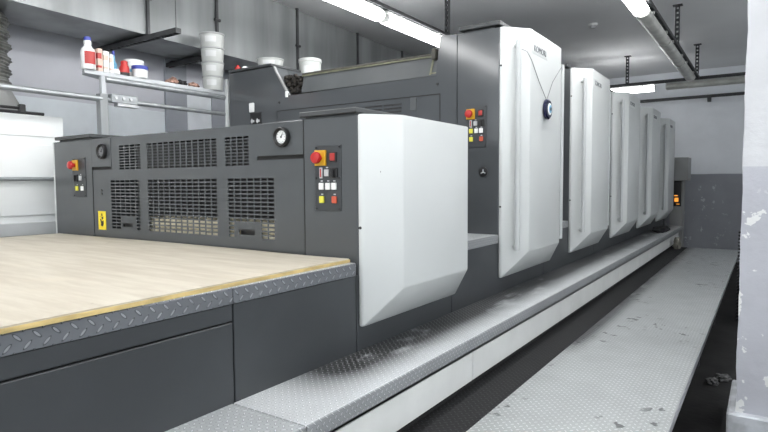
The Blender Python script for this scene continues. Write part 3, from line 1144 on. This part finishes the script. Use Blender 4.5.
obj('wall_bracket', bm, PERF, label='small dark bracket under the back wall channel', cat='bracket')
# channels under the duct, carried on wire rods
channel((-5.08, 2.83, 2.66), (-3.86, 2.83, 2.66), 'black slotted channel under the duct, above the shelf bottles', .05, .04, 'channels under the duct')
channel((-5.08, 3.58, 2.66), (-4.38, 3.58, 2.66), 'black slotted channel under the duct, left of the stacked buckets', .05, .04, 'channels under the duct')
bm = bmesh.new()
cyl(bm, (-3.89, 2.83, 2.67), (-3.89, 2.83, ZC), .0035, seg=8)
cyl(bm, (-3.89, 2.83, 2.93), (-3.89, 2.83, 2.97), .009, seg=8)
obj('threaded_rod', bm, PERF, label='thin threaded rod holding the end of the duct channel', cat='rod')
# ceiling sensor
sn = root('smoke_detector', 'small white round detector on the ceiling', 'detector', (-1.92, 7.69, ZC - .05))
bm = bmesh.new()
lathe(bm, (-1.92, 7.69, ZC - .02), [(.055, 0), (.06, .01), (.06, .02)], 20)
obj('detector_base', bm, WHT, sn)
bm = bmesh.new()
lathe(bm, (-1.92, 7.69, ZC - .055), [(.028, 0), (.04, .015), (.044, .036)], 20)
obj('sensor_head', bm, GREYB, sn)

# ------------------------------------------------------------------ shelf rack on the far side of the pile unit
SX = -4.12
SR = root('shelf_rack', 'grey steel rack with pipe rails and long shelf behind the pile unit', 'rack', (SX, 2.9, 0))
box('post', SX - .03, SX + .03, 2.31, 2.37, 0, 2.13, POSTM, SR, .003)
box('post', SX - .018, SX + .018, 2.33, 2.366, 2.13, 2.262, SHELFM, SR, .002)
box('post', SX + .02, SX + .06, 3.478, 3.515, 0, 2.40, LGREY, SR, .003)
bm = bmesh.new()
prism(bm, [(SX + .02, 2.205), (SX + .02, 3.535), (SX - .235, 3.535), (SX - .235, 2.56), (SX - .07, 2.235)], 'z', 2.262, 2.292)
obj('shelf_board', bm, SHELFM, SR)
bm = bmesh.new()
cyl(bm, (SX + .015, 2.36, 2.238), (SX + .015, 3.48, 2.238), .022, seg=14)
cyl(bm, (SX + .012, 2.37, 2.09), (SX + .012, 3.49, 2.09), .018, seg=14)
cyl(bm, (SX + .012, -0.5, 2.09), (SX + .012, 2.33, 2.09), .021, seg=14)
obj('pipe_rail', bm, ZINC, SR)
br = box('clamp_block', SX - .01, SX + .05, 2.39, 2.60, 2.07, 2.135, ZINC, SR, .004)
bm = bmesh.new()
bx(bm, SX + .0, SX + .055, 2.43, 2.60, 2.045, 2.069, .002)
for y in (2.42, 2.48, 2.54):
    lathe(bm, (SX + .05, y, 2.105), [(.012, 0), (.012, .008)], 8, 'x')
obj('bolt', bm, METAL, br)
ZSH = 2.2925


def bucket(x, y, z, r, h, name, label, group=None, lid=None):
    k = root(name, label, 'bucket', (x, y, z), group)
    b = bmesh.new()
    lathe(b, (x, y, z), [(r * .88, 0), (r * .90, .004), (r * .985, h * .88), (r * .95, h * .89)], 28)
    obj('tub', b, BUCK, k)
    b = bmesh.new()
    lathe(b, (x, y, z + h * .86), [(r * .985, 0), (r * 1.03, .003), (r * 1.03, h * .13), (r * .98, h * .14)], 28)
    obj('rim', b, BUCK if lid else BUCKR, k)
    b = bmesh.new()
    a0 = math.atan2(-y, -x)
    v = []
    for i in range(7):
        a = a0 - .15 + (i - 3) * .16
        for zz, rr in ((h * .30, .925), (h * .70, .965)):
            v.append(b.verts.new((x + (r * rr + .002) * math.cos(a), y + (r * rr + .002) * math.sin(a), z + zz)))
    for i in range(6):
        b.faces.new((v[2 * i], v[2 * i + 2], v[2 * i + 3], v[2 * i + 1]))
    obj('paper_label', b, LAB, k)
    return k


BN = ['bottom', 'second from bottom', 'third from bottom', 'topmost']
for i in range(4):
    bucket(SX - .030, 3.392, ZSH + i * .126, .094 + .004 * i, .124, 'plastic_bucket', 'white plastic bucket, %s of the stack at the end of the shelf' % BN[i], 'buckets stacked on the shelf')
bucket(-3.635, 3.60, 2.4645, .115, .075, 'plastic_tub', 'wide shallow white tub on top of the grey cabinet left of the hopper', lid=True)
bucket(-3.44, 3.90, 2.3355, .10, .235, 'plastic_bucket', 'white lidded bucket standing alone behind the hopper rail', lid=True)
# small things on the cabinet top
bm = bmesh.new()
lathe(bm, (-3.965, 3.52, 2.4645), [(.024, 0), (.026, .005), (.026, .035), (.012, .045), (.012, .055)], 14)
obj('red_bottle', bm, RED, label='tiny red bottle on the grey cabinet beside the stacked buckets', cat='bottle')
bm = bmesh.new()
lathe(bm, (-3.885, 3.53, 2.4645), [(.022, 0), (.026, .01), (.024, .03), (.012, .036)], 14)
obj('white_pot', bm, WHT, label='tiny white pot on the grey cabinet near the wide tub', cat='pot')

# cleaning bottles and tins on the shelf
b1 = root('detergent_bottle', 'tall white bottle with red label and dark blue cap at the shelf end', 'bottle', (SX, 2.25, ZSH))
bm = bmesh.new()
lathe(bm, (SX, 2.245, ZSH), [(.046, 0), (.050, .006), (.050, .125), (.044, .145), (.026, .165), (.022, .178), (.026, .184), (.026, .205), (.016, .210)], 20)
obj('bottle_body', bm, WHT, b1)
bm = bmesh.new()
lathe(bm, (SX, 2.245, ZSH + .208), [(.024, 0), (.024, .022), (.018, .027)], 16)
obj('bottle_cap', bm, BLUE, b1)
bm = bmesh.new()
v = []
a0 = math.atan2(-2.245, -SX) + .35
for i in range(9):
    a = a0 + (i - 4) * .2
    for zz in (.035, .125):
        v.append(bm.verts.new((SX + .0515 * math.cos(a), 2.245 + .0515 * math.sin(a), ZSH + zz)))
for i in range(8):
    bm.faces.new((v[2 * i], v[2 * i + 2], v[2 * i + 3], v[2 * i + 1]))
obj('bottle_label', bm, REDB, b1)


def carton(x0, x1, y0, y1, h, mat, name, label, stripe):
    k = root(name, label, 'carton', ((x0 + x1) / 2, (y0 + y1) / 2, ZSH), 'cartons on the shelf')
    box('carton_body', x0, x1, y0, y1, ZSH, ZSH + h, mat, k, .003)
    b = bmesh.new()
    bx(b, x0 + .01, x1 + .001, y0 - .001, y1 - .01, ZSH + h * .55, ZSH + h * .8)
    bx(b, x0 + .01, x1 + .001, y0 - .001, y1 - .01, ZSH + h * .15, ZSH + h * .25)
    obj('printed_band', b, stripe, k)


carton(SX - .07, SX + .02, 2.308, 2.345, .165, BEIGE, 'small_carton', 'brownish carton right beside the tall red-labelled bottle', REDB)
carton(SX - .07, SX + .02, 2.352, 2.395, .155, WHT, 'small_carton', 'white carton with pink bands, middle of the three cartons', BEIGE)
carton(SX - .07, SX + .015, 2.402, 2.432, .14, WHT, 'small_carton', 'narrow white carton next to the pale blue spray bottle', BEIGE)
b2 = root('spray_bottle', 'slim pale blue bottle with thin neck among the shelf clutter', 'bottle', (SX - .05, 2.47, ZSH))
bm = bmesh.new()
lathe(bm, (SX - .05, 2.47, ZSH), [(.022, 0), (.024, .005), (.024, .085), (.010, .105), (.008, .15)], 16)
obj('bottle_body', bm, LBLUE, b2)
bm = bmesh.new()
lathe(bm, (SX - .05, 2.47, ZSH + .15), [(.010, 0), (.010, .03), (.006, .034)], 12)
obj('bottle_cap', bm, BLUE, b2)
bm = bmesh.new()
lathe(bm, (SX + .005, 2.455, ZSH), [(.026, 0), (.028, .004), (.026, .03), (.018, .036)], 16)
obj('small_pot', bm, WHT, label='very small white pot lying at the front of the shelf', cat='pot')
b3 = root('red_spray_can', 'small red bottle with black foot between the cartons and the white tub', 'bottle', (SX, 2.53, ZSH))
bm = bmesh.new()
lathe(bm, (SX, 2.525, ZSH + .02), [(.036, 0), (.036, .04), (.026, .06), (.026, .085), (.016, .092)], 16)
obj('bottle_body', bm, RED, b3)
bm = bmesh.new()
lathe(bm, (SX, 2.525, ZSH), [(.038, 0), (.038, .02), (.034, .0205)], 16)
obj('bottle_foot', bm, BLACK, b3)
b4 = root('cream_tub', 'white tub with pale blue label standing behind the blue-lidded jar', 'tub', (SX - .15, 2.70, ZSH))
bm = bmesh.new()
lathe(bm, (SX - .15, 2.70, ZSH), [(.062, 0), (.066, .005), (.073, .140), (.077, .143), (.077, .160), (.070, .163)], 24)
obj('tub_body', bm, WHT, b4)
bm = bmesh.new()
a0 = math.atan2(-2.70, -SX + .15) - .1
v = []
for i in range(6):
    a = a0 - .4 + i * .12
    for zz in (.06, .085):
        v.append(bm.verts.new((SX - .15 + .0735 * math.cos(a), 2.70 + .0735 * math.sin(a), ZSH + zz)))
for i in range(5):
    bm.faces.new((v[2 * i], v[2 * i + 2], v[2 * i + 3], v[2 * i + 1]))
obj('tub_label', bm, LBLUE, b4)
b5 = root('blue_lidded_jar', 'white plastic jar with a dark blue screw lid on the shelf', 'jar', (SX - .015, 2.665, ZSH))
bm = bmesh.new()
lathe(bm, (SX - .015, 2.665, ZSH), [(.050, 0), (.055, .006), (.058, .065), (.056, .066)], 24)
obj('jar_body', bm, WHT, b5)
bm = bmesh.new()
lathe(bm, (SX - .015, 2.665, ZSH + .066), [(.061, 0), (.062, .004), (.062, .026), (.056, .030)], 24)
obj('jar_lid', bm, BLUE, b5)
for i, (y, sx, sy, sz, mt, lab) in enumerate(((2.97, .07, .06, .035, RAG1, 'brown crumpled rag lying on the shelf right of the jar'),
                                              (3.06, .06, .07, .03, RAG2, 'black crumpled rag in the middle of the shelf'),
                                              (3.19, .06, .07, .03, RAG1, 'pinkish brown crumpled rag touching the bucket stack'))):
    bm = bmesh.new()
    crumple(bm, (SX - .04, y, ZSH), (sx * .9, sy * .65, sz), .5, 3, i * 3.3)
    obj('crumpled_rag', bm, mt, label=lab, cat='rag', group='rags on the shelf')

# ------------------------------------------------------------------ white cabinet, wall side of the board
WC = root('white_cabinet', 'white enamelled cabinet with grey rail at the left edge behind the board', 'cabinet', (-4.6, 1.3, 0))
box('cabinet_body', -4.92, -4.33, 0.2, 2.15, .10, 1.95, CABW, WC, .004)
box('plinth', -4.90, -4.35, 0.22, 2.13, 0, .10, CABG, WC)
box('upper_band', -4.33, -4.322, 0.2, 2.15, 1.80, 1.95, CABW, WC, .002)
box('middle_band', -4.33, -4.318, 0.2, 2.15, 1.24, 1.74, CABW, WC, .002)
box('lower_band', -4.33, -4.30, 0.2, 2.15, 1.10, 1.19, CABG, WC, .004)
bm = bmesh.new()
cyl(bm, (-4.285, 0.2, 1.497), (-4.285, 2.15, 1.497), .014, seg=12)
for y in (0.4, 1.2, 2.08):
    cyl(bm, (-4.32, y, 1.497), (-4.285, y, 1.497), .010, seg=8)
obj('rail', bm, ZINC, WC)
sq = root('black_rod', 'black metal rod with a clamp knob lying on top of the white cabinet', 'rod', (-4.36, 1.7, 1.95))
bm = bmesh.new()
cyl(bm, (-4.37, 1.0, 1.964), (-4.35, 2.03, 1.964), .012, seg=10)
cyl(bm, (-4.37, 1.0, 1.995), (-4.36, 1.90, 1.995), .010, seg=10)
obj('bar', bm, BLACK, sq)
bm = bmesh.new()
bx(bm, -4.382, -4.34, 1.87, 1.91, 1.958, 2.022, .006)
bx(bm, -4.388, -4.345, 1.66, 1.69, 1.958, 2.012, .006)
obj('clamp', bm, BLACK, sq)

FD = root('flexible_duct', 'crumpled grey flexible duct dropping from the ceiling duct at the left edge', 'duct', (-4.72, 1.78, 1.952))
bm = bmesh.new()
prof = []
nr = 46
for k in range(nr + 1):
    prof.append((.17 + .012 * (k % 2) + .012 * math.sin(k * .8), 2.16 + (2.685 - 2.16) * k / nr))
lathe(bm, (-4.665, 1.76, 0), prof, 40, jit=lambda k, i: 1 + .07 * noise.noise(Vector((math.cos(i * .157) * 2.2, math.sin(i * .157) * 2.2, k * .17))))
obj('wrapped_hose', bm, FOIL, FD)
bm = bmesh.new()
lathe(bm, (-4.665, 1.76, 0), [(.27, 1.952), (.27, 1.965), (.17, 2.17), (.16, 2.172)], 32)
obj('hood', bm, HOODM, FD)

# ------------------------------------------------------------------ evil-eye charm hung from the handles of the first tower
CH = root('eye_charm', 'round dark blue glass eye charm hung on a string on the first white cover', 'charm', (-1.27, Y0 + .435, 1.88))
cy_, cz_ = Y0 + .435, 1.955
bm = bmesh.new()
lathe(bm, (-1.279, cy_, cz_), [(.050, 0), (.070, .006), (.070, .020), (.060, .028), (.020, .031)], 32, 'x')
obj('glass_disc', bm, COBALT, CH)
bm = bmesh.new()
lathe(bm, (-1.2505, cy_, cz_), [(.041, 0), (.040, .004), (.036, .0055)], 28, 'x')
ir = obj('eye_white', bm, WHT, CH)
bm = bmesh.new()
lathe(bm, (-1.2455, cy_, cz_), [(.027, 0), (.026, .003), (.024, .0032)], 24, 'x')
obj('iris', bm, LBLUE, ir)
bm = bmesh.new()
lathe(bm, (-1.2425, cy_, cz_), [(.013, 0), (.012, .003), (.010, .0032)], 20, 'x')
obj('pupil', bm, BLACK, ir)
bm = bmesh.new()
sweep(bm, [(-1.318, Y0 + .03, 2.30), (-1.285, Y0 + .08, 2.285), (-1.276, Y0 + .14, 2.24), (-1.275, Y0 + .29, 2.12), (-1.272, cy_ - .004, 2.02)], .0022, 6)
sweep(bm, [(-1.272, cy_ + .004, 2.02), (-1.275, Y0 + .57, 2.16), (-1.276, Y0 + .78, 2.30), (-1.318, Y0 + .94, 2.31)], .0022, 6)
obj('string', bm, STRING, CH)

# ------------------------------------------------------------------ end of the aisle
CO = root('control_console', 'grey column console with orange lights against the far end of the press', 'console', (-1.3, 11.2, 0))
box('column', -1.42, -1.21, 11.15, 11.45, 0, 1.88, EQUIP, CO, .004)
box('head_box', -1.37, -1.12, 10.95, 11.40, 1.47, 1.87, EQUIP, CO, .006)
dp = box('display_panel', -1.405, -1.235, 11.135, 11.152, 1.02, 1.46, BLACK, CO, .003)
bm = bmesh.new()
bx(bm, -1.34, -1.28, 11.128, 11.137, 1.10, 1.17)
bx(bm, -1.35, -1.29, 11.128, 11.137, 1.20, 1.215)
bx(bm, -1.31, -1.26, 11.128, 11.137, 1.055, 1.065)
obj('indicator_light', bm, LEDO, dp, label='glowing orange indicator')
bm = bmesh.new()
crumple(bm, (-1.26, 9.1, ZS), (.10, .35, .045), .5, 3, 5.2)
obj('black_rag', bm, RAG2, label='black rag lying at the far end of the step below the last covers', cat='rag')
bm = bmesh.new()
crumple(bm, (-1.088, 9.45, .4505), (.05, .10, .11), .4, 3, 8.8)
obj('small_sack', bm, SACK, label='small grubby beige sack under the far end of the step', cat='sack')
for i, (x, y, s) in enumerate(((-.315 + .03, 4.62, .05), (-.225, 4.75, .06))):
    bm = bmesh.new()
    crumple(bm, (x, y, 0), (s * .8, s, s * .45), .6, 3, 2.2 + i * 4)
    obj('grey_scrap', bm, SCRAP, label=('smaller left scrap' if i == 0 else 'larger right scrap') + ' of grey paper on the dark floor by the pillar', cat='scrap', group='scraps on the floor')
bm = bmesh.new()
prof = []
for k in range(27):
    z = k * .035
    prof += [(.045, z), (.065, z + .008), (.065, z + .020), (.045, z + .028)]
lathe(bm, (-.165, 6.9, 0), prof, 20)
obj('ribbed_hose', bm, BLACK, label='upright black ribbed hose just behind the white pillar', cat='hose')
